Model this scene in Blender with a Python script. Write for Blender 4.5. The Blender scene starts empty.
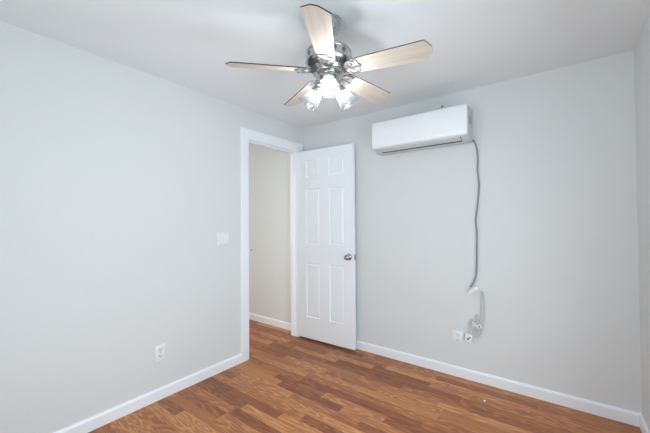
import bpy, bmesh, math, random
from mathutils import Vector, Matrix

C = bpy.context.scene.collection
SC = bpy.context.scene
PI = math.pi

# ------------------------------------------------------------------ camera
cam_d = bpy.data.cameras.new('camera')
cam_d.sensor_fit = 'HORIZONTAL'
cam_d.sensor_width = 36.0
cam_d.lens = 36.0 * 311.677 / 650.0
cam_d.clip_start = 0.02
cam = bpy.data.objects.new('camera', cam_d)
C.objects.link(cam)


def cam_matrix(loc, yaw, pitch, roll):
    f = Vector((-math.sin(yaw) * math.cos(pitch), math.cos(yaw) * math.cos(pitch), math.sin(pitch)))
    r = f.cross(Vector((0, 0, 1))).normalized()
    u = r.cross(f)
    r2 = r * math.cos(roll) + u * math.sin(roll)
    u2 = -r * math.sin(roll) + u * math.cos(roll)
    m = Matrix((r2, u2, -f)).transposed().to_4x4()
    m.translation = Vector(loc)
    return m


cam.matrix_world = cam_matrix((2.3019, -2.6933, 1.2652), 0.6388, 0.0158, -0.0060)
SC.camera = cam

# ------------------------------------------------------------------ world, exposure, daylight
H = 2.318          # ceiling height
W = 2.7036         # x of the right wall
RY = -3.25         # y of the wall behind the camera
HX = -1.35         # far side of the hall

world = bpy.data.worlds.new('sky')
SC.world = world
world.use_nodes = True
wn = world.node_tree
wn.nodes.clear()
wo = wn.nodes.new('ShaderNodeOutputWorld')
wb = wn.nodes.new('ShaderNodeBackground')
wb.inputs['Color'].default_value = (0.80, 0.90, 1.0, 1)
wb.inputs['Strength'].default_value = 0.6
wn.links.new(wb.outputs[0], wo.inputs[0])

SC.view_settings.view_transform = 'Standard'
SC.view_settings.look = 'None'
SC.view_settings.exposure = 0.0
SC.view_settings.gamma = 1.0
SC.view_settings.use_curve_mapping = False
SC.cycles.use_denoising = True
SC.cycles.max_bounces = 14
SC.cycles.diffuse_bounces = 10
SC.cycles.transparent_max_bounces = 16
SC.cycles.caustics_reflective = False
SC.cycles.caustics_refractive = False
SC.cycles.sample_clamp_indirect = 6.0


def area(name, loc, target, sx, sy, power, col):
    d = bpy.data.lights.new(name, 'AREA')
    d.shape = 'RECTANGLE'
    d.size, d.size_y, d.energy, d.color = sx, sy, power, col
    o = bpy.data.objects.new(name, d)
    o.location = loc
    o.rotation_euler = (Vector(target) - Vector(loc)).to_track_quat('-Z', 'Y').to_euler()
    C.objects.link(o)
    return o


# daylight outside the two windows (beside and behind the photographer)
area('daylight_side_window', (W + 0.28, -1.70, 0.75), (0.0, -1.66, 0.20), 1.5, 1.2, 45, (0.78, 0.92, 1.0))
area('daylight_rear_window', (1.80, RY - 0.30, 1.35), (1.80, 0.0, 1.20), 1.5, 1.2, 31, (0.84, 0.94, 1.0))
# the hall's ceiling lamp
area('hall_ceiling_lamp', (-0.38, -2.55, H - 0.02), (-0.45, -1.80, 0.0), 0.28, 0.28, 34, (1.0, 0.965, 0.91))
BULB = 165.0        # emission of the fan's three bulbs


# ------------------------------------------------------------------ materials
def newmat(name):
    m = bpy.data.materials.new(name)
    m.use_nodes = True
    nt = m.node_tree
    nt.nodes.clear()
    out = nt.nodes.new('ShaderNodeOutputMaterial')
    return m, nt, out


def node(nt, typ, **kw):
    n = nt.nodes.new(typ)
    for k, v in kw.items():
        if k in ('operation', 'blend_type', 'data_type', 'noise_dimensions', 'mode'):
            setattr(n, k, v)
        else:
            n.inputs[k].default_value = v
    return n


def principled(name, col, rough=0.5, metal=0.0, noise=None, bump=0.0, spec=None, var=0.04):
    """plain procedural material: colour with a faint noise variation and bump"""
    m, nt, out = newmat(name)
    b = nt.nodes.new('ShaderNodeBsdfPrincipled')
    b.inputs['Roughness'].default_value = rough
    b.inputs['Metallic'].default_value = metal
    if spec is not None:
        b.inputs['Specular IOR Level'].default_value = spec
    nt.links.new(b.outputs[0], out.inputs[0])
    tc = nt.nodes.new('ShaderNodeTexCoord')
    nz = node(nt, 'ShaderNodeTexNoise', Scale=noise or 20.0, Detail=4.0)
    nt.links.new(tc.outputs['Object'], nz.inputs['Vector'])
    cr = nt.nodes.new('ShaderNodeValToRGB')
    cr.color_ramp.elements[0].color = tuple(c * (1 - var) for c in col) + (1,)
    cr.color_ramp.elements[1].color = tuple(min(1, c * (1 + var)) for c in col) + (1,)
    cr.color_ramp.elements[0].position = 0.3
    cr.color_ramp.elements[1].position = 0.7
    nt.links.new(nz.outputs['Fac'], cr.inputs[0])
    nt.links.new(cr.outputs[0], b.inputs['Base Color'])
    if bump:
        bp = node(nt, 'ShaderNodeBump', Strength=bump, Distance=0.002)
        nt.links.new(nz.outputs['Fac'], bp.inputs['Height'])
        nt.links.new(bp.outputs[0], b.inputs['Normal'])
    return m


M = {}
M['wall'] = principled('wall_paint', (0.700, 0.727, 0.734), 0.62, noise=70, bump=0.35, var=0.006)
M['hall_wall'] = principled('hall_wall_paint', (0.735, 0.766, 0.768), 0.62, noise=70, bump=0.35, var=0.006)
M['ceiling'] = principled('ceiling_paint', (0.815, 0.85, 0.868), 0.7, noise=60, bump=0.3, var=0.006)
M['trim'] = principled('white_trim_paint', (0.86, 0.90, 0.94), 0.35, noise=8, var=0.004)
M['door'] = principled('door_paint', (0.88, 0.92, 0.96), 0.38, noise=8, var=0.004)
M['plastic'] = principled('white_plastic', (0.80, 0.83, 0.85), 0.35, noise=15, var=0.004)
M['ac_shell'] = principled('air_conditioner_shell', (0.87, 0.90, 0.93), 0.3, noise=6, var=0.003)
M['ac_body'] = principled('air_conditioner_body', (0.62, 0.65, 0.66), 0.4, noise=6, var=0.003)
M['slot'] = principled('dark_slot', (0.05, 0.052, 0.055), 0.6)
M['grey_print'] = principled('grey_print', (0.16, 0.165, 0.17), 0.6)
M['pale_print'] = principled('pale_print', (0.72, 0.73, 0.745), 0.4)
M['label_paper'] = principled('label_paper', (0.66, 0.67, 0.68), 0.6)
M['cord_white'] = principled('white_cord', (0.56, 0.585, 0.595), 0.45)
M['cord_grey'] = principled('grey_cord_rubber', (0.26, 0.275, 0.285), 0.5)
M['nickel'] = principled('brushed_nickel', (0.52, 0.52, 0.515), 0.26, 1.0, noise=40, var=0.08)
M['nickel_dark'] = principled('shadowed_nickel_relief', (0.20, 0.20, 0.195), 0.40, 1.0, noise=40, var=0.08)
M['pewter'] = principled('whitened_pewter', (0.30, 0.30, 0.30), 0.42, 0.6, noise=60, var=0.10)
M['chrome'] = principled('chrome', (0.42, 0.42, 0.43), 0.16, 1.0, var=0.02)
M['blade_edge'] = principled('blade_dark_walnut', (0.055, 0.045, 0.04), 0.5, noise=30, var=0.2)


def wood_blade():
    m, nt, out = newmat('blade_bleached_maple')
    b = nt.nodes.new('ShaderNodeBsdfPrincipled')
    b.inputs['Roughness'].default_value = 0.45
    nt.links.new(b.outputs[0], out.inputs[0])
    tc = nt.nodes.new('ShaderNodeTexCoord')
    mp = nt.nodes.new('ShaderNodeMapping')
    mp.inputs['Scale'].default_value = (3, 60, 1)
    nz = node(nt, 'ShaderNodeTexNoise', Scale=1.0, Detail=5.0)
    cr = nt.nodes.new('ShaderNodeValToRGB')
    cr.color_ramp.elements[0].color = (0.50, 0.44, 0.375, 1)
    cr.color_ramp.elements[1].color = (0.58, 0.52, 0.455, 1)
    cr.color_ramp.elements[0].position = 0.35
    cr.color_ramp.elements[1].position = 0.65
    L = nt.links.new
    L(tc.outputs['Object'], mp.inputs[0]); L(mp.outputs[0], nz.inputs['Vector'])
    L(nz.outputs['Fac'], cr.inputs[0]); L(cr.outputs[0], b.inputs['Base Color'])
    return m


M['blade'] = wood_blade()


def glass_shade_mat():
    m, nt, out = newmat('ribbed_clear_glass')
    L = nt.links.new
    lw = node(nt, 'ShaderNodeLayerWeight', Blend=0.30)
    cr = nt.nodes.new('ShaderNodeValToRGB')          # thicker glass at grazing angles lets less through
    cr.color_ramp.elements[0].color = (0.97, 0.975, 0.98, 1)
    cr.color_ramp.elements[1].color = (0.66, 0.70, 0.73, 1)
    L(lw.outputs['Facing'], cr.inputs[0])
    tr = nt.nodes.new('ShaderNodeBsdfTransparent')
    L(cr.outputs[0], tr.inputs[0])
    tl = node(nt, 'ShaderNodeBsdfTranslucent', Color=(0.93, 0.96, 0.98, 1))
    df = node(nt, 'ShaderNodeBsdfDiffuse', Color=(0.90, 0.94, 0.97, 1))
    gl = node(nt, 'ShaderNodeBsdfGlossy', Roughness=0.10)
    a = node(nt, 'ShaderNodeMixShader', Fac=0.5)
    L(tl.outputs[0], a.inputs[1]); L(df.outputs[0], a.inputs[2])
    mr = node(nt, 'ShaderNodeMapRange')
    mr.inputs['To Min'].default_value = GLASS_MIN
    mr.inputs['To Max'].default_value = GLASS_MAX
    L(lw.outputs['Facing'], mr.inputs['Value'])
    b = nt.nodes.new('ShaderNodeMixShader')
    L(mr.outputs[0], b.inputs[0]); L(tr.outputs[0], b.inputs[1]); L(a.outputs[0], b.inputs[2])
    c = node(nt, 'ShaderNodeMixShader', Fac=0.03)
    L(b.outputs[0], c.inputs[1]); L(gl.outputs[0], c.inputs[2])
    L(c.outputs[0], out.inputs[0])
    return m


GLASS_MIN, GLASS_MAX = 0.007, 0.040
M['glass'] = glass_shade_mat()


def bulb_mat():
    m, nt, out = newmat('lit_bulb')
    e = node(nt, 'ShaderNodeEmission', Color=(0.97, 0.98, 1.0, 1), Strength=BULB)
    nt.links.new(e.outputs[0], out.inputs[0])
    return m


M['bulb'] = bulb_mat()


def pane_mat():
    m, nt, out = newmat('window_glass')
    tr = nt.nodes.new('ShaderNodeBsdfTransparent')
    gl = node(nt, 'ShaderNodeBsdfGlossy', Roughness=0.02)
    mx = node(nt, 'ShaderNodeMixShader', Fac=0.06)
    nt.links.new(tr.outputs[0], mx.inputs[1]); nt.links.new(gl.outputs[0], mx.inputs[2])
    nt.links.new(mx.outputs[0], out.inputs[0])
    return m


M['pane'] = pane_mat()


def floor_mat():
    """three-strip oak laminate: strips run along x, staggered, each with its own tone and grain"""
    m, nt, out = newmat('oak_strip_laminate')
    L = nt.links.new

    def math_(op, a=None, b=None, c=None):
        n = nt.nodes.new('ShaderNodeMath')
        n.operation = op
        for i, v in enumerate((a, b, c)):
            if v is None:
                continue
            if isinstance(v, (int, float)):
                n.inputs[i].default_value = v
            else:
                L(v, n.inputs[i])
        return n.outputs[0]

    def wnoise(vx, vy):
        cv = nt.nodes.new('ShaderNodeCombineXYZ')
        for i, v in enumerate((vx, vy)):
            if isinstance(v, (int, float)):
                cv.inputs[i].default_value = v
            else:
                L(v, cv.inputs[i])
        n = nt.nodes.new('ShaderNodeTexWhiteNoise')
        n.noise_dimensions = '2D'
        L(cv.outputs[0], n.inputs['Vector'])
        return n

    b = nt.nodes.new('ShaderNodeBsdfPrincipled')
    b.inputs['Specular IOR Level'].default_value = 0.32
    L(b.outputs[0], out.inputs[0])
    tc = nt.nodes.new('ShaderNodeTexCoord')
    sx = nt.nodes.new('ShaderNodeSeparateXYZ')
    L(tc.outputs['Object'], sx.inputs[0])
    X, Y = sx.outputs[0], sx.outputs[1]
    SW = 0.0735
    yv = math_('DIVIDE', math_('ADD', Y, 10.0 * SW * 10 + 0.013), SW)
    row = math_('FLOOR', yv)
    fy = math_('FRACT', yv)
    r1 = wnoise(row, 3.7).outputs['Value']
    r2 = wnoise(row, 11.3).outputs['Value']
    Lr = math_('MULTIPLY_ADD', r2, 0.22, 0.46)
    xv = math_('DIVIDE', math_('MULTIPLY_ADD', r1, 4.0, math_('ADD', X, 20.0)), Lr)
    cell = math_('FLOOR', xv)
    fx = math_('FRACT', xv)
    wn_ = wnoise(row, cell)
    tone = wn_.outputs['Value']
    sc = nt.nodes.new('ShaderNodeSeparateColor')
    L(wn_.outputs['Color'], sc.inputs[0])
    rA, rB = sc.outputs[0], sc.outputs[1]
    # grain coordinates, shifted for every strip
    gx = math_('MULTIPLY_ADD', rA, 37.0, X)
    gy = math_('MULTIPLY_ADD', rB, 53.0, Y)

    def noise(sxx, syy, detail, rough=0.5, seed=0.0):
        cv = nt.nodes.new('ShaderNodeCombineXYZ')
        L(math_('MULTIPLY', gx, sxx), cv.inputs[0])
        L(math_('MULTIPLY', gy, syy), cv.inputs[1])
        cv.inputs[2].default_value = seed
        n = node(nt, 'ShaderNodeTexNoise', Scale=1.0, Detail=detail, Roughness=rough)
        L(cv.outputs[0], n.inputs['Vector'])
        return n.outputs['Fac']

    # cathedral rings: contour lines of a stretched noise
    n1 = noise(2.2, 14.0, 1.5, 0.4)
    rings = math_('SINE', math_('MULTIPLY', n1, 60.0))
    rings = math_('MULTIPLY_ADD', rings, 0.5, 0.5)
    rings = math_('POWER', rings, 1.6)
    amt = math_('MULTIPLY', math_('GREATER_THAN', rB, 0.25), 0.24)
    pores = noise(9.0, 170.0, 3.0, 0.6, 2.0)
    broad = noise(1.6, 9.0, 2.0, 0.5, 5.0)
    v = math_('MULTIPLY_ADD', tone, 0.47, 0.31)
    v = math_('ADD', v, math_('MULTIPLY', math_('SUBTRACT', rings, 0.45), amt))
    v = math_('ADD', v, math_('MULTIPLY', math_('SUBTRACT', pores, 0.5), 0.42))
    v = math_('ADD', v, math_('MULTIPLY', math_('SUBTRACT', broad, 0.5), 0.35))
    cr = nt.nodes.new('ShaderNodeValToRGB')
    e = cr.color_ramp.elements
    e[0].position = 0.0
    e[0].color = (0.150, 0.046, 0.018, 1)
    e[1].position = 1.0
    e[1].color = (0.71, 0.355, 0.140, 1)
    q = e.new(0.35); q.color = (0.265, 0.088, 0.037, 1)
    q = e.new(0.65); q.color = (0.455, 0.176, 0.068, 1)
    L(v, cr.inputs[0])
    # fine seams between the strips
    ed = math_('MINIMUM', fy, math_('SUBTRACT', 1.0, fy))
    seam_y = math_('LESS_THAN', ed, 0.012)
    ex = math_('MULTIPLY', math_('MINIMUM', fx, math_('SUBTRACT', 1.0, fx)), Lr)
    seam_x = math_('LESS_THAN', ex, 0.0010)
    seam = math_('MULTIPLY', math_('MAXIMUM', seam_y, seam_x), 0.35)
    mx = nt.nodes.new('ShaderNodeMixRGB')
    mx.inputs[2].default_value = (0.09, 0.035, 0.02, 1)
    L(seam, mx.inputs[0]); L(cr.outputs[0], mx.inputs[1])
    L(mx.outputs[0], b.inputs['Base Color'])
    L(math_('MULTIPLY_ADD', pores, 0.18, 0.27), b.inputs['Roughness'])
    bp = node(nt, 'ShaderNodeBump', Strength=0.12, Distance=0.001)
    L(v, bp.inputs['Height']); L(bp.outputs[0], b.inputs['Normal'])
    return m


M['floor'] = floor_mat()


# ------------------------------------------------------------------ mesh helpers
def box(bm, x0, x1, y0, y1, z0, z1, bevel=0.0, seg=2, mat=0):
    vs = [bm.verts.new(p) for p in ((x0, y0, z0), (x1, y0, z0), (x1, y1, z0), (x0, y1, z0),
                                    (x0, y0, z1), (x1, y0, z1), (x1, y1, z1), (x0, y1, z1))]
    fs = [bm.faces.new([vs[i] for i in f]) for f in ((3, 2, 1, 0), (4, 5, 6, 7), (0, 1, 5, 4),
                                                     (1, 2, 6, 5), (2, 3, 7, 6), (3, 0, 4, 7))]
    for f in fs:
        f.material_index = mat
    if bevel:
        es = list({e for f in fs for e in f.edges})
        bmesh.ops.bevel(bm, geom=es, offset=bevel, segments=seg, profile=0.5, affect='EDGES')
    return vs


def lathe(bm, prof, n=48, cx=0.0, cy=0.0, rib=None, close=True):
    """profile of (r, z) turned about z; rib(theta, k) scales the radius"""
    rings = []
    for k, (r, z) in enumerate(prof):
        ring = []
        for i in range(n):
            a = 2 * PI * i / n
            s = rib(a, k) if rib else 1.0
            ring.append(bm.verts.new((cx + r * s * math.cos(a), cy + r * s * math.sin(a), z)))
        rings.append(ring)
    for A, B in zip(rings[:-1], rings[1:]):
        for i in range(n):
            j = (i + 1) % n
            bm.faces.new((A[i], A[j], B[j], B[i]))
    if close:
        for ring in (rings[0], rings[-1]):
            bm.faces.new(ring)
    return rings


def smooth_path(pts, sub=6):
    P = [Vector(p) for p in pts]
    out = []
    for i in range(len(P) - 1):
        p0 = P[max(i - 1, 0)]; p1 = P[i]; p2 = P[i + 1]; p3 = P[min(i + 2, len(P) - 1)]
        for k in range(sub):
            t = k / sub
            out.append(0.5 * ((2 * p1) + (p2 - p0) * t + (2 * p0 - 5 * p1 + 4 * p2 - p3) * t * t
                              + (3 * p1 - p0 - 3 * p2 + p3) * t ** 3))
    out.append(P[-1])
    return out


def tube(bm, pts, r, n=10, sub=6, rads=None):
    P = smooth_path(pts, sub) if sub else [Vector(p) for p in pts]
    rings = []
    T0 = (P[1] - P[0]).normalized()
    ref = Vector((0, 0, 1)) if abs(T0.z) < 0.9 else Vector((1, 0, 0))
    N = T0.cross(ref).normalized()
    for i, p in enumerate(P):
        T = (P[min(i + 1, len(P) - 1)] - P[max(i - 1, 0)]).normalized()
        N = (N - T * N.dot(T)).normalized()
        Bv = T.cross(N)
        rr = r if rads is None else rads[0] + (rads[1] - rads[0]) * i / (len(P) - 1)
        rings.append([bm.verts.new(p + (N * math.cos(2 * PI * k / n) + Bv * math.sin(2 * PI * k / n)) * rr)
                      for k in range(n)])
    for A, B in zip(rings[:-1], rings[1:]):
        for k in range(n):
            j = (k + 1) % n
            bm.faces.new((A[k], A[j], B[j], B[k]))
    bm.faces.new(rings[0]); bm.faces.new(rings[-1])


def prism(bm, poly, axis, a, b, bevel=0.0, seg=2):
    """polygon of (u, v) extruded along an axis from a to b"""
    def put(u, v, w):
        return {'x': (w, u, v), 'y': (u, w, v), 'z': (u, v, w)}[axis]
    A = [bm.verts.new(put(u, v, a)) for u, v in poly]
    B = [bm.verts.new(put(u, v, b)) for u, v in poly]
    fa = bm.faces.new(A); fb = bm.faces.new(B)
    n = len(poly)
    fs = [bm.faces.new((A[i], A[(i + 1) % n], B[(i + 1) % n], B[i])) for i in range(n)]
    if bevel:
        es = list(fa.edges) + list(fb.edges)
        bmesh.ops.bevel(bm, geom=es, offset=bevel, segments=seg, profile=0.5, affect='EDGES')
    return fa, fb, fs


def xform(bm, mat, verts=None):
    bmesh.ops.transform(bm, matrix=mat, verts=verts or bm.verts)


def obj(name, bm, mat, parent=None, smooth=False, angle=35):
    bmesh.ops.recalc_face_normals(bm, faces=bm.faces)
    me = bpy.data.meshes.new(name)
    bm.to_mesh(me)
    bm.free()
    for mm in (mat if isinstance(mat, (list, tuple)) else [mat]):
        me.materials.append(mm)
    if smooth:
        for p in me.polygons:
            p.use_smooth = True
        me.set_sharp_from_angle(angle=math.radians(angle))
    o = bpy.data.objects.new(name, me)
    C.objects.link(o)
    if parent is not None:
        o.parent = parent
    return o


def tag(o, label, cat, group=None, kind=None):
    o['label'] = label
    o['category'] = cat
    if group:
        o['group'] = group
    if kind:
        o['kind'] = kind
    return o


def empty(name, loc, rz=0.0):
    o = bpy.data.objects.new(name, None)
    o.empty_display_size = 0.1
    o.location = loc
    o.rotation_euler = (0, 0, rz)
    C.objects.link(o)
    return o


def struct(name, bm, mat, label, cat, **kw):
    return tag(obj(name, bm, mat, **kw), label, cat, kind='structure')


# ------------------------------------------------------------------ the room shell
OY0, OY1, OZ = -0.785, -0.112, 2.040       # clear door opening in the left wall
JT = 0.020                                 # jamb thickness
WT = 0.100                                 # wall thickness

bm = bmesh.new()
box(bm, HX - 0.1, W + 0.1, RY - 0.1, 0.1, -0.05, 0.0)
struct('floor', bm, M['floor'], 'wood strip laminate floor with brown and honey coloured boards', 'floor')

bm = bmesh.new()
box(bm, -WT, W + 0.1, RY - 0.1, 0.1, H, H + 0.05)
struct('ceiling', bm, M['ceiling'], 'smooth pale grey ceiling that carries the fan', 'ceiling')
bm = bmesh.new()
box(bm, HX - 0.1, -WT, RY - 0.1, 0.1, H, H + 0.05)
struct('ceiling_hall', bm, M['ceiling'], 'white hall ceiling beyond the doorway', 'ceiling')

bm = bmesh.new()
box(bm, -WT, 0, RY, OY0 - JT, 0, H)
box(bm, -WT, 0, OY0 - JT, OY1 + JT, OZ + JT, H)
box(bm, -WT, 0, OY1 + JT, 0, 0, H)
struct('wall_left', bm, M['wall'], 'white painted left wall with the doorway in it', 'wall')

bm = bmesh.new()
box(bm, -WT * 0.5, W + 0.1, 0, 0.1, 0, H)
struct('wall_back', bm, M['wall'], 'pale grey wall behind the open door and the air conditioner', 'wall')
bm = bmesh.new()
box(bm, HX - 0.1, -WT * 0.5, 0, 0.1, 0, H)
struct('wall_hall', bm, M['hall_wall'], 'plain hall wall seen through the doorway', 'wall')

# right wall with the side window's opening
WY0, WY1, WZ0, WZ1 = -2.35, -1.05, 0.15, 1.40
bm = bmesh.new()
box(bm, W, W + 0.1, RY, WY0, 0, H)
box(bm, W, W + 0.1, WY1, 0, 0, H)
box(bm, W, W + 0.1, WY0, WY1, 0, WZ0)
box(bm, W, W + 0.1, WY0, WY1, WZ1, H)
struct('wall_right', bm, M['wall'], 'pale grey right wall, a thin strip at the frame edge', 'wall')
# wall behind the camera with the rear window's opening
VX0, VX1, VZ0, VZ1 = 1.05, 2.55, 0.60, 2.00
bm = bmesh.new()
box(bm, -WT, VX0, RY - 0.1, RY, 0, H)
box(bm, VX1, W + 0.1, RY - 0.1, RY, 0, H)
box(bm, VX0, VX1, RY - 0.1, RY, 0, VZ0)
box(bm, VX0, VX1, RY - 0.1, RY, VZ1, H)
struct('wall_rear', bm, M['wall'], 'white wall behind the photographer with a window', 'wall')
# the hall's other walls
bm = bmesh.new()
box(bm, HX - 0.1, HX, RY, 0, 0, H)
struct('wall_hall_far', bm, M['hall_wall'], 'far wall of the hall outside the doorway', 'wall')
bm = bmesh.new()
box(bm, HX - 0.1, -WT, RY - 0.1, RY, 0, H)
struct('wall_hall_end', bm, M['hall_wall'], 'end wall of the hall behind the left wall', 'wall')


def window(name, along, a0, a1, WZ0, WZ1, c, label):
    """white two-light window filling an opening; along is the axis it runs on, c the wall's inner face"""
    def bx(bm, u0, u1, w0, w1, z0, z1, bev=0.0):
        if along == 'y':
            box(bm, c + w0, c + w1, u0, u1, z0, z1, bev)
        else:
            box(bm, u0, u1, c - w1, c - w0, z0, z1, bev)
    bm = bmesh.new()
    f = 0.045
    bx(bm, a0, a0 + f, 0.03, 0.08, WZ0, WZ1); bx(bm, a1 - f, a1, 0.03, 0.08, WZ0, WZ1)
    bx(bm, a0 + f, a1 - f, 0.03, 0.08, WZ0, WZ0 + f); bx(bm, a0 + f, a1 - f, 0.03, 0.08, WZ1 - f, WZ1)
    mid = (a0 + a1) / 2
    bx(bm, mid - 0.02, mid + 0.02, 0.03, 0.08, WZ0 + f, WZ1 - f)
    o = struct(name, bm, M['trim'], label, 'window')
    bm = bmesh.new()
    bx(bm, a0 + f, mid - 0.02, 0.053, 0.057, WZ0 + f, WZ1 - f)
    bx(bm, mid + 0.02, a1 - f, 0.053, 0.057, WZ0 + f, WZ1 - f)
    obj('window_pane', bm, M['pane'], o)
    return o


window('window_1', 'y', WY0, WY1, WZ0, WZ1, W, 'white framed window in the right wall beside the photographer')
window('window_2', 'x', VX0, VX1, VZ0, VZ1, RY, 'white framed window in the wall behind the photographer')

# baseboards: 82 mm board with an eased top
BH, BT = 0.080, 0.014
bprof = [(0, 0), (BT, 0), (BT, BH - 0.014), (BT * 0.72, BH - 0.004), (BT * 0.35, BH), (0, BH)]


def baseboard(name, axis, a, b, face, sign, label):
    bm = bmesh.new()
    prism(bm, [(face + sign * u, v) for u, v in bprof], axis, a, b)
    struct(name, bm, M['trim'], label, 'baseboard')




def bb_left():
    bm = bmesh.new()
    A = [bm.verts.new((u, -0.8785, v)) for u, v in bprof]
    B = [bm.verts.new((u, RY, v)) for u, v in bprof]
    n = len(bprof)
    bm.faces.new(A); bm.faces.new(B)
    for i in range(n):
        bm.faces.new((A[i], A[(i + 1) % n], B[(i + 1) % n], B[i]))
    struct('baseboard_left', bm, M['trim'], 'white baseboard along the left wall up to the door casing', 'baseboard')


bb_left()
baseboard('baseboard_back', 'x', 0.016, W, 0, -1, 'white baseboard along the back wall under the air conditioner')
baseboard('baseboard_hall', 'x', HX, -WT, 0, -1, 'white baseboard in the hall, seen through the doorway')
bm = bmesh.new()
A = [bm.verts.new((W - u, -BT, v)) for u, v in bprof]
B = [bm.verts.new((W - u, RY, v)) for u, v in bprof]
bm.faces.new(A); bm.faces.new(B)
for i in range(len(bprof)):
    j = (i + 1) % len(bprof)
    bm.faces.new((A[i], A[j], B[j], B[i]))
struct('baseboard_right', bm, M['trim'], 'short white baseboard at the right wall, in the frame corner', 'baseboard')

# door casing (flat moulded boards around the opening on the room side)
CW, CT = 0.088, 0.016
bm = bmesh.new()
cs = [(0.0, 0.0), (0.0, CT * 0.55), (0.008, CT * 0.75), (0.02, CT * 0.8), (CW * 0.62, CT), (CW - 0.006, CT), (CW, CT * 0.8), (CW, 0.0)]
li, ri, ti = OY0 - 0.005, OY1 + 0.005, OZ + 0.005


def casing_ring(d, t):
    """inner edge offset d outwards at thickness t: the four corner points of the casing path"""
    return [(t, li - d, 0.0), (t, li - d, ti + d), (t, min(ri + d, -0.001), ti + d), (t, min(ri + d, -0.001), 0.0)]


rings = [[bm.verts.new(p) for p in casing_ring(d, t)] for d, t in cs]
for A, B in zip(rings[:-1], rings[1:]):
    for i in range(3):
        bm.faces.new((A[i], A[i + 1], B[i + 1], B[i]))
bm.faces.new([r[0] for r in rings]); bm.faces.new([r[3] for r in rings])
for i in range(3):
    bm.faces.new((rings[0][i], rings[0][i + 1], rings[-1][i + 1], rings[-1][i]))
struct('trim_1', bm, M['trim'], 'white casing boards around the doorway', 'door casing')

# jamb lining with its stop strip
bm = bmesh.new()
box(bm, -WT, 0, OY0 - JT, OY0, 0, OZ + JT)
box(bm, -WT, 0, OY1, OY1 + JT, 0, OZ + JT)
box(bm, -WT, 0, OY0, OY1, OZ, OZ + JT)
box(bm, -0.075, -0.042, OY0, OY0 + 0.011, 0, OZ)
box(bm, -0.075, -0.042, OY1 - 0.011, OY1, 0, OZ)
box(bm, -0.075, -0.042, OY0 + 0.011, OY1 - 0.011, OZ - 0.011, OZ)
jamb = struct('trim_2', bm, M['trim'], 'white jamb lining inside the doorway', 'door jamb')
bm = bmesh.new()
box(bm, -0.036, 0.004, OY0 - 0.0005, OY0 + 0.0015, 0.885, 0.945, 0.0006, 1)
sp = obj('strike_plate', bm, M['chrome'], jamb)
sp['label'] = 'small metal strike plate'

# ------------------------------------------------------------------ the door
hx, hy, fx_, fy_ = 0.010, -0.118, 0.728, -0.090
ang = math.atan2(fy_ - hy, fx_ - hx)
DW, DT, DZ0, DH = 0.705, 0.035, 0.018, 2.010
DZ = DZ0
bm = bmesh.new()
xs = [0, 0.120, 0.305, 0.416, 0.601, DW]
zs = [0, 0.224, 0.806, 1.006, 1.598, 1.719, 1.907, DH]


def door_side(y, flip):
    g = [[bm.verts.new((x, y, z)) for z in zs] for x in xs]
    panels = []
    for i in range(len(xs) - 1):
        for k in range(len(zs) - 1):
            f = bm.faces.new((g[i][k], g[i + 1][k], g[i + 1][k + 1], g[i][k + 1]))
            if i in (1, 3) and k in (1, 3, 5):
                panels.append(f)
    bmesh.ops.recalc_face_normals(bm, faces=bm.faces)
    return g, panels


gF, pF = door_side(0.0, False)
gB, pB = door_side(DT, True)
nx, nz = len(xs), len(zs)
for i in range(nx - 1):
    for k in (0, nz - 1):
        bm.faces.new((gF[i][k], gF[i + 1][k], gB[i + 1][k], gB[i][k]))
for k in range(nz - 1):
    for i in (0, nx - 1):
        bm.faces.new((gF[i][k], gF[i][k + 1], gB[i][k + 1], gB[i][k]))
bmesh.ops.recalc_face_normals(bm, faces=bm.faces)
pp = pF + pB
bmesh.ops.inset_individual(bm, faces=pp, thickness=0.004, depth=0.0)
bmesh.ops.inset_individual(bm, faces=pp, thickness=0.007, depth=-0.011)
bmesh.ops.inset_individual(bm, faces=pp, thickness=0.010, depth=0.0)
bmesh.ops.inset_individual(bm, faces=pp, thickness=0.018, depth=0.007)
door = struct('door_1', bm, M['door'], 'white six-panel door standing open against the back wall', 'door')
door.location = (hx, hy, DZ)
door.rotation_euler = (0, 0, ang)

# knobs: front towards the room, back towards the wall
KX, KZ = 0.650, 0.914 - DZ


def knob_mesh(scale):
    bm = bmesh.new()
    prof = [(0.0315, 0.0), (0.0325, 0.003), (0.030, 0.007), (0.018, 0.010), (0.0125, 0.014), (0.0115, 0.024),
            (0.014, 0.029), (0.022, 0.033), (0.0265, 0.040), (0.027, 0.046), (0.0245, 0.053), (0.018, 0.058), (0.008, 0.0605)]
    lathe(bm, [(r, z * scale) for r, z in prof], 32)
    return bm


bm = knob_mesh(1.0)
xform(bm, Matrix.Translation((KX, 0, KZ)) @ Matrix.Rotation(PI / 2, 4, 'X'))
k = obj('door_knob', bm, M['chrome'], door, True)
k['label'] = 'round metal knob facing the room'
bm = knob_mesh(0.78)
xform(bm, Matrix.Translation((KX, DT, KZ)) @ Matrix.Rotation(-PI / 2, 4, 'X'))
k = obj('door_knob', bm, M['chrome'], door, True)
k['label'] = 'round metal knob facing the wall'
bm = bmesh.new()
box(bm, DW - 0.001, DW + 0.0015, DT / 2 - 0.0125, DT / 2 + 0.0125, KZ - 0.028, KZ + 0.028, 0.0006, 1)
prism(bm, [(DT / 2 - 0.007, KZ - 0.008), (DT / 2 + 0.007, KZ - 0.008), (DT / 2 + 0.007, KZ + 0.008), (DT / 2 - 0.007, KZ + 0.008)],
      'x', DW, DW + 0.010)
k = obj('latch_plate', bm, M['chrome'], door)
k['label'] = 'metal latch on the free edge'
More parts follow.
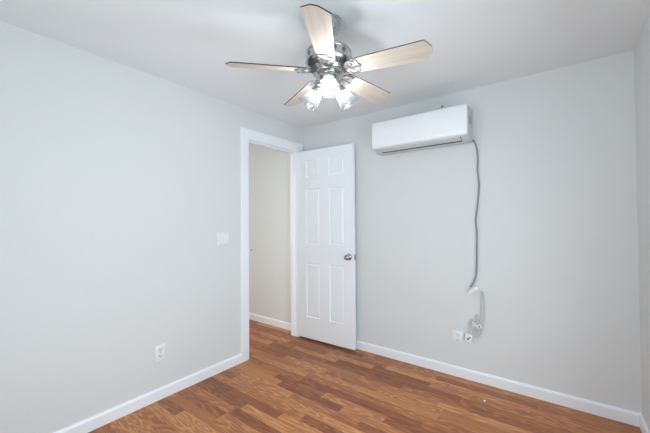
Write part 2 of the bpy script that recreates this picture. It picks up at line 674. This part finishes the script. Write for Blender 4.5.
for z in (0.20, 0.98, 1.80):
    bm = bmesh.new()
    lathe(bm, [(0.0045, z - 0.042), (0.0055, z - 0.040), (0.0055, z + 0.040), (0.0045, z + 0.042)], 14, -0.002, -0.0058)
    hg = obj('hinge', bm, M['trim'], door, True)

# ------------------------------------------------------------------ air conditioner (wall-mounted indoor unit)
ac = empty('air_conditioner', (1.380, 0, 1.880))
tag(ac, 'white wall mounted split air conditioner high on the back wall', 'air conditioner')
ax0, ax1 = -0.394, 0.394


def P_ac(bm, poly, a, b, bev=0.0, seg=3):
    prism(bm, poly, 'x', a, b, bev, seg)


# rear body with its underside
bm = bmesh.new()
body = [(0, 0.012), (-0.022, 0.003), (-0.060, 0.0), (-0.100, 0.003), (-0.150, 0.016), (-0.180, 0.030), (-0.184, 0.250),
        (-0.170, 0.262), (0, 0.262)]
P_ac(bm, body, ax0, ax1, 0.006)
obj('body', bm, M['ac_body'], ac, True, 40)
# front panel
bm = bmesh.new()
fp = [(-0.168, 0.267), (-0.186, 0.266), (-0.196, 0.261), (-0.2005, 0.252), (-0.203, 0.150), (-0.2025, 0.060),
      (-0.2005, 0.042), (-0.196, 0.035), (-0.189, 0.032), (-0.181, 0.033), (-0.181, 0.252), (-0.168, 0.257)]
P_ac(bm, fp, ax0 - 0.002, ax1 + 0.002, 0.004)
fpo = obj('front_panel', bm, M['ac_shell'], ac, True, 40)
fpo['label'] = 'bright glossy white front panel'
# faint embossed word mark at the panel's lower middle
bm = bmesh.new()
lx = 0.004
for i, w in enumerate((0.009, 0.007, 0.010, 0.007, 0.009, 0.008)):
    prism(bm, [(lx - 0.02 + i * 0.0125, 0.066), (lx - 0.02 + i * 0.0125 + w, 0.066),
               (lx - 0.02 + i * 0.0125 + w, 0.0715), (lx - 0.02 + i * 0.0125, 0.0715)], 'y', -0.2036, -0.2022)
obj('word_mark', bm, M['pale_print'], fpo)
# outlet vane on the sloping underside, dark gap along its rear edge and its right end
def under(y):            # underside height of the body profile
    pts = [(-0.022, 0.003), (-0.060, 0.0), (-0.100, 0.003), (-0.150, 0.016), (-0.180, 0.030)]
    for (ya, za), (yb, zb) in zip(pts[:-1], pts[1:]):
        if yb <= y <= ya:
            return za + (zb - za) * (y - ya) / (yb - ya)
    return pts[-1][1]


v0, v1 = -0.332, 0.338
ys = [-0.126, -0.135, -0.145, -0.155, -0.172, -0.180]
bm = bmesh.new()
P_ac(bm, [(y, under(y) - 0.0045) for y in ys] + [(y, under(y) + 0.003) for y in reversed(ys)], v0, v1, 0.001, 1)
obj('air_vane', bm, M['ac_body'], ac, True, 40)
bm = bmesh.new()
P_ac(bm, [(-0.114, under(-0.114) - 0.0065), (-0.125, under(-0.125) - 0.0065), (-0.125, under(-0.125) + 0.004),
          (-0.114, under(-0.114) + 0.004)], v0 - 0.002, v1 + 0.003)
P_ac(bm, [(y, under(y) - 0.0012) for y in (-0.120, -0.15, -0.176)] +
     [(y, under(y) + 0.004) for y in (-0.176, -0.15, -0.120)], v1 + 0.001, v1 + 0.0045)
g = obj('vane_gap', bm, M['slot'], ac)
g['label'] = 'dark gap beside the vane'
# rating sticker on the right end
bm = bmesh.new()
box(bm, ax1 - 0.0005, ax1 + 0.0006, -0.135, -0.045, 0.128, 0.205)
st = obj('rating_sticker', bm, M['label_paper'], ac)
bm = bmesh.new()
rnd = random.Random(4)
for i in range(9):
    z = 0.197 - i * 0.0078
    y = -0.131
    while y < -0.055:
        w = rnd.uniform(0.008, 0.022)
        if rnd.random() < 0.85:
            box(bm, ax1 + 0.0004, ax1 + 0.0009, y, min(y + w, -0.050), z - 0.0045, z)
        y += w + 0.004
obj('sticker_print', bm, M['grey_print'], st)
bm = bmesh.new()
lathe(bm, [(0.005, 0), (0.005, 0.0015), (0.003, 0.002)], 16)
xform(bm, Matrix.Translation((ax1 - 0.0003, -0.075, 0.222)) @ Matrix.Rotation(PI / 2, 4, 'Y'))
obj('screw_cover', bm, M['grey_print'], ac)

# small white clip on the wall above the unit
clip = empty('wall_clip', (1.531, 0, 2.232))
tag(clip, 'tiny white clip on the wall just above the air conditioner', 'clip')
bm = bmesh.new()
box(bm, -0.034, 0.004, -0.016, 0, -0.012, 0.012, 0.004)
obj('clip_body', bm, M['plastic'], clip, True)
bm = bmesh.new()
box(bm, 0.004, 0.016, -0.012, 0, -0.012, 0.002, 0.001, 1)  # small dark grey block right of the clip body
t = obj('clip_dark_end', bm, M['grey_print'], clip)
t['label'] = 'dark grey block at the right end of the clip'

# ------------------------------------------------------------------ power cord of the unit, hanging to its white plug
cord = empty('power_cord', (1.786, -0.012, 0.70))
tag(cord, 'grey power cord hanging from the air conditioner down to a white plug', 'cord')


def off(pts, o):
    return [(x - o[0], y - o[1], z - o[2]) for x, y, z in pts]


CO = (1.786, -0.012, 0.70)
cpts = [(1.780, -0.030, 1.900), (1.788, -0.014, 1.890), (1.801, -0.012, 1.853), (1.811, -0.012, 1.765), (1.808, -0.012, 1.663),
        (1.817, -0.012, 1.559), (1.815, -0.012, 1.505), (1.805, -0.012, 1.390), (1.791, -0.012, 1.269), (1.797, -0.012, 1.175),
        (1.796, -0.014, 1.05), (1.794, -0.014, 0.939), (1.788, -0.016, 0.836), (1.770, -0.019, 0.776), (1.744, -0.022, 0.738)]
bm = bmesh.new()
tube(bm, off(cpts, CO), 0.0062, 10, 6)
obj('cord', bm, M['cord_grey'], cord, True, 60)
# plug box, tilted
bm = bmesh.new()
box(bm, -0.041, 0.041, -0.022, 0.012, -0.015, 0.015, 0.004, 2)
a_ = math.radians(36)
xform(bm, Matrix.Translation((1.772 - CO[0], -0.024 - CO[1], 0.722 - CO[2])) @ Matrix.Rotation(-a_, 4, 'Y'))
pb = obj('plug_box', bm, M['plastic'], cord, True)
pb['label'] = 'white tilted plug box at the end'
bm = bmesh.new()
for dx in (0.0,):
    box(bm, dx - 0.009, dx + 0.009, -0.024, -0.021, -0.004, 0.004)
xform(bm, Matrix.Translation((1.772 - CO[0], -0.024 - CO[1], 0.722 - CO[2])) @ Matrix.Rotation(-a_, 4, 'Y'))
obj('plug_button', bm, M['pale_print'], pb)

# ------------------------------------------------------------------ wall outlets and switch
def outlet(name, face_axis, loc, label, w=0.074, h=0.116):
    """duplex outlet facing +x (left wall) or -y (back wall); local y across, z up, x out of the wall"""
    rz = 0.0 if face_axis == 'x' else -PI / 2
    o = empty(name, loc, rz)
    tag(o, label, 'outlet')
    bm = bmesh.new()
    box(bm, 0, 0.0055, -w / 2, w / 2, -h / 2, h / 2, 0.0025, 2)
    obj('cover_plate', bm, M['plastic'], o, True)
    for s in (1, -1):
        bm = bmesh.new()
        poly = [(0.0175 * math.cos(t) * (1.0 if abs(math.sin(t)) < 0.8 else 1.0), max(-0.0135, min(0.0135, 0.0175 * math.sin(t))))
                for t in [2 * PI * i / 32 for i in range(32)]]
        prism(bm, [(u, v + s * 0.0215) for u, v in poly], 'x', 0.005, 0.0075)
        r = obj('receptacle', bm, M['plastic'], o)
        bm = bmesh.new()
        for dy, hh in ((-0.0065, 0.0048), (0.0065, 0.0040)):
            box(bm, 0.0070, 0.0078, dy - 0.0019, dy + 0.0019, s * 0.0215 - hh + 0.002, s * 0.0215 + hh + 0.002)
        box(bm, 0.0070, 0.0078, -0.0025, 0.0025, s * 0.0215 - 0.0098, s * 0.0215 - 0.0055)
        obj('slots', bm, M['slot'], r)
    bm = bmesh.new()
    lathe(bm, [(0.003, 0), (0.003, 0.001), (0.002, 0.0016)], 14)
    xform(bm, Matrix.Translation((0.0053, 0, 0)) @ Matrix.Rotation(PI / 2, 4, 'Y'))
    obj('screw', bm, M['pewter'], o)
    return o


outlet('wall_outlet', 'x', (0, -1.593, 0.328), 'white duplex outlet low on the left wall above the baseboard')
outlet('wall_outlet', 'y', (1.643, 0, 0.315), 'white duplex outlet on the back wall beside the tangled white cord', 0.090, 0.105)

sw = empty('light_switch', (0, -1.072, 1.118))
tag(sw, 'white double rocker light switch on the left wall beside the doorway', 'light switch')
bm = bmesh.new()
box(bm, 0, 0.009, -0.061, 0.061, -0.059, 0.059, 0.003, 2)
obj('cover_plate', bm, M['plastic'], sw, True)
for s, tilt in ((-1, 5), (1, -5)):
    bm = bmesh.new()
    box(bm, 0.0, 0.0045, -0.0165, 0.0165, -0.033, 0.033, 0.0012, 1)
    xform(bm, Matrix.Translation((0.0082, s * 0.023, 0)) @ Matrix.Rotation(math.radians(tilt), 4, 'Y'))
    obj('rocker', bm, M['plastic'], sw)
    for zz in (-0.048, 0.048):
        bm = bmesh.new()
        lathe(bm, [(0.0028, 0), (0.0028, 0.001), (0.002, 0.0015)], 12)
        xform(bm, Matrix.Translation((0.0088, s * 0.023, zz)) @ Matrix.Rotation(PI / 2, 4, 'Y'))
        obj('screw', bm, M['pewter'], sw)

# ------------------------------------------------------------------ tangled white cord beside the back outlet
EO = (1.79, -0.012, 0.36)
ext = empty('extension_cord', EO)
tag(ext, 'tangled thin white cord hanging by the outlet on the back wall', 'cord')
bm = bmesh.new()
e1 = [(1.826, -0.010, 0.715), (1.822, -0.010, 0.690), (1.821, -0.010, 0.646), (1.820, -0.011, 0.553), (1.814, -0.014, 0.474),
      (1.812, -0.022, 0.425), (1.790, -0.030, 0.392), (1.758, -0.030, 0.405), (1.742, -0.026, 0.445), (1.752, -0.022, 0.480),
      (1.785, -0.022, 0.474), (1.812, -0.026, 0.455)]
tube(bm, off(e1, EO), 0.0042, 8, 6)
e2 = [(1.826, -0.012, 0.715), (1.836, -0.009, 0.690), (1.842, -0.010, 0.600), (1.840, -0.012, 0.510), (1.830, -0.018, 0.440),
      (1.808, -0.026, 0.380), (1.782, -0.030, 0.345), (1.768, -0.028, 0.370), (1.790, -0.022, 0.410), (1.800, -0.016, 0.470),
      (1.792, -0.014, 0.530), (1.782, -0.016, 0.500), (1.775, -0.022, 0.430), (1.778, -0.024, 0.372), (1.755, -0.026, 0.345)]
tube(bm, off(e2, EO), 0.0042, 8, 6)
e3 = [(1.740, -0.024, 0.350), (1.734, -0.026, 0.400), (1.740, -0.026, 0.455), (1.760, -0.028, 0.474), (1.784, -0.030, 0.452)]
tube(bm, off(e3, EO), 0.0036, 8, 6)
obj('cord', bm, M['cord_white'], ext, True, 60)


def connector(cx, cz, tilt, w, h, d, name, ends):
    bm = bmesh.new()
    box(bm, -w / 2, w / 2, -d, 0, -h / 2, h / 2, 0.004, 2)
    mtx = Matrix.Translation((cx - EO[0], -0.008 - EO[1], cz - EO[2])) @ Matrix.Rotation(tilt, 4, 'Y')
    xform(bm, mtx)
    o = obj(name, bm, M['plastic'], ext, True)
    bm = bmesh.new()
    for (dx, dz, sx, sz) in ends:
        box(bm, dx - sx, dx + sx, -d - 0.0006, -d + 0.002, dz - sz, dz + sz)
    xform(bm, mtx)
    obj('slots', bm, M['slot'], o)
    return o


connector(1.733, 0.340, 0.15, 0.052, 0.060, 0.034, 'outlet_block', ((-0.003, -0.008, 0.008, 0.006), (0.009, 0.007, 0.005, 0.005)))
connector(1.806, 0.440, -0.5, 0.036, 0.030, 0.028, 'plug', ((0.004, 0.0, 0.006, 0.005),))
connector(1.772, 0.452, 0.35, 0.030, 0.026, 0.026, 'plug', ((-0.002, 0.003, 0.004, 0.003),))

# ------------------------------------------------------------------ small loose things
n_ = empty('wall_screw', (-0.885, 0, 0.900))
tag(n_, 'small grey screw head in the hall wall beyond the doorway', 'screw')
bm = bmesh.new()
lathe(bm, [(0.003, 0), (0.003, 0.010), (0.009, 0.011), (0.009, 0.014), (0.005, 0.016)], 16)
xform(bm, Matrix.Rotation(PI / 2, 4, 'X'))
obj('screw_head', bm, M['grey_print'], n_)
bm = bmesh.new()
bmesh.ops.create_icosphere(bm, subdivisions=2, radius=0.0085)
for v in bm.verts:
    v.co.z = v.co.z * 0.6 + 0.0050
    v.co.x *= 1.0 + 0.25 * math.sin(v.co.y * 400)
sp = obj('crumb', bm, M['trim'], None, True)
sp.location = (1.880, -0.269, 0.0)
tag(sp, 'tiny white crumb lying on the floor near the back wall', 'crumb')

# ------------------------------------------------------------------ ceiling fan
FX, FY = 1.351, -1.373
fan = empty('ceiling_fan', (FX, FY, H))
tag(fan, 'brushed nickel five-blade ceiling fan with three lit glass shades', 'ceiling fan')

bm = bmesh.new()
lathe(bm, [(0.068, 0.0), (0.070, -0.004), (0.070, -0.012), (0.065, -0.016), (0.064, -0.024), (0.060, -0.038), (0.050, -0.056),
           (0.034, -0.070), (0.022, -0.076)], 48)
obj('canopy', bm, M['nickel'], fan, True)
bm = bmesh.new()
lathe(bm, [(0.0135, -0.074), (0.0135, -0.128), (0.022, -0.130), (0.026, -0.140), (0.030, -0.156)], 24)
obj('downrod', bm, M['nickel'], fan, True)
bm = bmesh.new()
mprof = [(0.030, -0.150), (0.080, -0.154), (0.106, -0.158), (0.117, -0.164), (0.121, -0.171), (0.121, -0.178), (0.118, -0.181),
         (0.118, -0.213), (0.121, -0.216), (0.122, -0.223), (0.119, -0.230), (0.112, -0.237), (0.094, -0.255), (0.084, -0.263),
         (0.080, -0.271), (0.082, -0.275), (0.080, -0.283), (0.060, -0.287)]
lathe(bm, mprof, 64)
mh = obj('motor_housing', bm, M['nickel'], fan, True, 30)
# slots of the vented lower band
sbm = bmesh.new()
box(sbm, -0.013, 0.013, -0.0026, 0.0026, -0.0022, 0.0012)
xform(sbm, Matrix.Translation((0.103, 0, -0.2462)) @ Matrix.Rotation(math.radians(-45), 4, 'Y'))
slot_me = bpy.data.meshes.new('vent_slot')
sbm.to_mesh(slot_me); sbm.free()
slot_me.materials.append(M['slot'])
for gk in range(5):
    for si in range(-3, 4):
        o = bpy.data.objects.new('vent_slot', slot_me)
        C.objects.link(o)
        o.parent = mh
        o.rotation_euler = (0, 0, math.radians(-62.5 + 36 + 72 * gk + si * 5.6))
# oval ventilation eyes on the drum
ebm = bmesh.new()
prism(ebm, [(0.011 * math.cos(2 * PI * i / 20), -0.197 + 0.013 * math.sin(2 * PI * i / 20)) for i in range(20)], 'x', 0.1150, 0.1196)
eye_me = bpy.data.meshes.new('vent_eye')
bmesh.ops.recalc_face_normals(ebm, faces=ebm.faces)
ebm.to_mesh(eye_me); ebm.free()
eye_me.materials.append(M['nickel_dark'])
for gk in range(5):
    for sg in (-1, 1):
        o = bpy.data.objects.new('vent_eye', eye_me)
        C.objects.link(o)
        o.parent = mh
        o.rotation_euler = (0, 0, math.radians(-62.5 + 72 * gk + 36 + sg * 13))

# switch housing with the light kit's fitter
bm = bmesh.new()
lathe(bm, [(r, z + 0.020) for r, z in (
    (0.052, -0.298), (0.056, -0.304), (0.056, -0.312), (0.052, -0.316), (0.051, -0.345), (0.055, -0.350), (0.055, -0.358),
    (0.046, -0.366), (0.030, -0.376), (0.014, -0.384), (0.010, -0.394), (0.004, -0.400))], 48)
obj('switch_housing', bm, M['nickel'], fan, True, 30)

# blades and their irons
angles = [-59.6, 10.8, 81.4, 155.5, 227.8]
PITCH = math.radians(-16.5)
ZB = -0.262


def blade_mesh():
    bm = bmesh.new()
    out = [(0.122, -0.040), (0.132, -0.046), (0.30, -0.054), (0.491, -0.061), (0.519, -0.018), (0.519, 0.014), (0.491, 0.061),
           (0.30, 0.054), (0.132, 0.046), (0.122, 0.040)]
    fa, fb, fs = prism(bm, out, 'z', -0.003, 0.003)
    fa.material_index = 0
    for f in [fb] + fs:
        f.material_index = 1
    me = bpy.data.meshes.new('blade')
    bmesh.ops.recalc_face_normals(bm, faces=bm.faces)
    bm.to_mesh(me); bm.free()
    me.materials.append(M['blade']); me.materials.append(M['blade_edge'])
    return me


def iron_meshes():
    # cast plate under the blade, with a lobed outer edge, and the neck that reaches the motor
    half = [(0.088, 0.013), (0.105, 0.012), (0.122, 0.018), (0.132, 0.032), (0.146, 0.042), (0.160, 0.044), (0.172, 0.040),
            (0.180, 0.041), (0.190, 0.046), (0.200, 0.043), (0.203, 0.033), (0.198, 0.024), (0.204, 0.014), (0.214, 0.006)]
    poly = half + [(0.216, 0.0)] + [(x, -y) for x, y in reversed(half)]
    bm = bmesh.new()
    prism(bm, poly, 'z', -0.0085, -0.0032, 0.0015, 1)
    pl = bmesh.new()
    # raised scrolls
    for s in (1, -1):
        sp_ = []
        for i in range(26):
            t = i / 25
            a = s * (0.4 + t * 2.35 * PI)
            rr = 0.019 * (1 - t) + 0.004
            sp_.append((0.164 + rr * math.cos(a), s * 0.021 + rr * math.sin(a), -0.0095))
        tube(pl, sp_, 0.0024, 8, 0)
        tube(pl, [(0.098, s * 0.008, -0.009), (0.122, s * 0.012, -0.0095), (0.136, s * 0.030, -0.0095), (0.160, s * 0.0405, -0.0095),
                  (0.182, s * 0.038, -0.0095), (0.195, s * 0.041, -0.0095)], 0.0024, 8, 4)
    tube(pl, [(0.120, 0, -0.0095), (0.160, 0, -0.0098), (0.208, 0, -0.0095)], 0.0022, 8, 3)
    # neck
    nk = bmesh.new()
    for s in (1, -1):
        tube(nk, [(0.050, s * 0.016, -0.012), (0.058, s * 0.015, -0.016), (0.068, s * 0.012, -0.014), (0.080, s * 0.011, -0.008)],
             0.006, 10, 5)
    tube(nk, [(0.050, 0, -0.012), (0.058, 0, -0.016), (0.068, 0, -0.013), (0.082, 0, -0.008)], 0.008, 10, 5)
    sc_ = bmesh.new()
    lathe(sc_, [(0.0045, -0.0085), (0.0045, -0.0105), (0.003, -0.0118)], 12)
    for b_ in (bm, pl):
        xform(b_, Matrix.Translation((-0.034, 0, 0)))
    res = []
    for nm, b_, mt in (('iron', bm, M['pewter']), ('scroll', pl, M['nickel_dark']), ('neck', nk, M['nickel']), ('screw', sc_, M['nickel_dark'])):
        bmesh.ops.recalc_face_normals(b_, faces=b_.faces)
        me = bpy.data.meshes.new(nm)
        b_.to_mesh(me); b_.free()
        me.materials.append(mt)
        for p in me.polygons:
            p.use_smooth = True
        me.set_sharp_from_angle(angle=math.radians(35))
        res.append(me)
    return res


bl_me = blade_mesh()
iron_me, scroll_me, neck_me, screw_me = iron_meshes()


def link(name, me, parent):
    o = bpy.data.objects.new(name, me)
    C.objects.link(o)
    o.parent = parent
    return o


for a in angles:
    rot = (PITCH, math.radians(1.3), math.radians(a))
    b_ = link('blade', bl_me, fan)
    b_.location = (0, 0, ZB); b_.rotation_euler = rot
    b_['label'] = 'pale wood blade with a dark edge'
    ir = link('blade_iron', iron_me, fan)
    ir.location = (0, 0, ZB); ir.rotation_euler = rot
    s_ = link('scroll_relief', scroll_me, ir)
    s_ = link('neck', neck_me, ir)
    for x, y in ((0.116, 0.030), (0.116, -0.030), (0.156, 0.0)):
        s_ = link('screw', screw_me, ir)
        s_.location = (x, y, 0)

# three lamps: arm, socket, ribbed glass shade, bulb
sh_prof = [(0.0235, 0.000), (0.0300, 0.006), (0.0350, 0.018), (0.0380, 0.034), (0.0400, 0.052), (0.0430, 0.070), (0.0490, 0.086),
           (0.0570, 0.099), (0.0630, 0.107)]


def shade_mesh():
    bm = bmesh.new()
    n = 96
    inner = [(r - 0.0022, z) for r, z in sh_prof]
    prof = sh_prof + list(reversed(inner))

    def rib(a, k):
        kk = k if k < len(sh_prof) else 2 * len(sh_prof) - 1 - k
        return 1 + (0.012 + 0.030 * (kk / 8.0) ** 2) * math.cos(12 * a)
    rings = lathe(bm, prof, n, rib=rib, close=False)
    A, B = rings[-1], rings[0]
    for i in range(n):
        j = (i + 1) % n
        bm.faces.new((A[i], A[j], B[j], B[i]))
    return bm


cam_az = math.degrees(math.atan2(-2.6933 - FY, 2.3019 - FX))
for k_ in range(3):
    az = math.radians(cam_az + 120 * k_)
    arm = bmesh.new()
    # local frame: x outwards
    tube(arm, [(0.030, 0, -0.332), (0.046, 0, -0.332), (0.056, 0, -0.336), (0.062, 0, -0.344)], 0.009, 12, 5)
    base = Vector((0.058, 0, -0.338))
    axis = Vector((0.073, 0, -0.082)).normalized()
    q = Vector((0, 0, 1)).rotation_difference(axis).to_matrix().to_4x4()
    R_ = Matrix.Translation(base) @ q
    cup = bmesh.new()
    lathe(cup, [(0.012, -0.010), (0.020, -0.006), (0.027, 0.000), (0.0310, 0.008), (0.0345, 0.018), (0.0365, 0.027), (0.0355, 0.027), (0.030, 0.012), (0.014, 0.011)], 32)
    xform(cup, R_)
    tmp = bpy.data.meshes.new('tmp'); cup.to_mesh(tmp); cup.free(); arm.from_mesh(tmp); bpy.data.meshes.remove(tmp)
    holder = obj('lamp_holder', arm, M['nickel'], fan, True)
    holder.rotation_euler = (0, 0, az)
    bm = shade_mesh()
    xform(bm, R_ @ Matrix.Translation((0, 0, 0.004)))
    s_ = obj('glass_shade', bm, M['glass'], holder, True, 60)
    s_['label'] = 'ribbed clear glass tulip shade'
    bm = bmesh.new()
    lathe(bm, [(0.011, 0.009), (0.012, 0.026), (0.014, 0.036), (0.0175, 0.047), (0.0190, 0.058), (0.0175, 0.068), (0.012, 0.076), (0.004, 0.079)], 32)
    xform(bm, R_)
    b_ = obj('bulb', bm, M['bulb'], holder, True, 60)
    b_['label'] = 'lit white bulb'
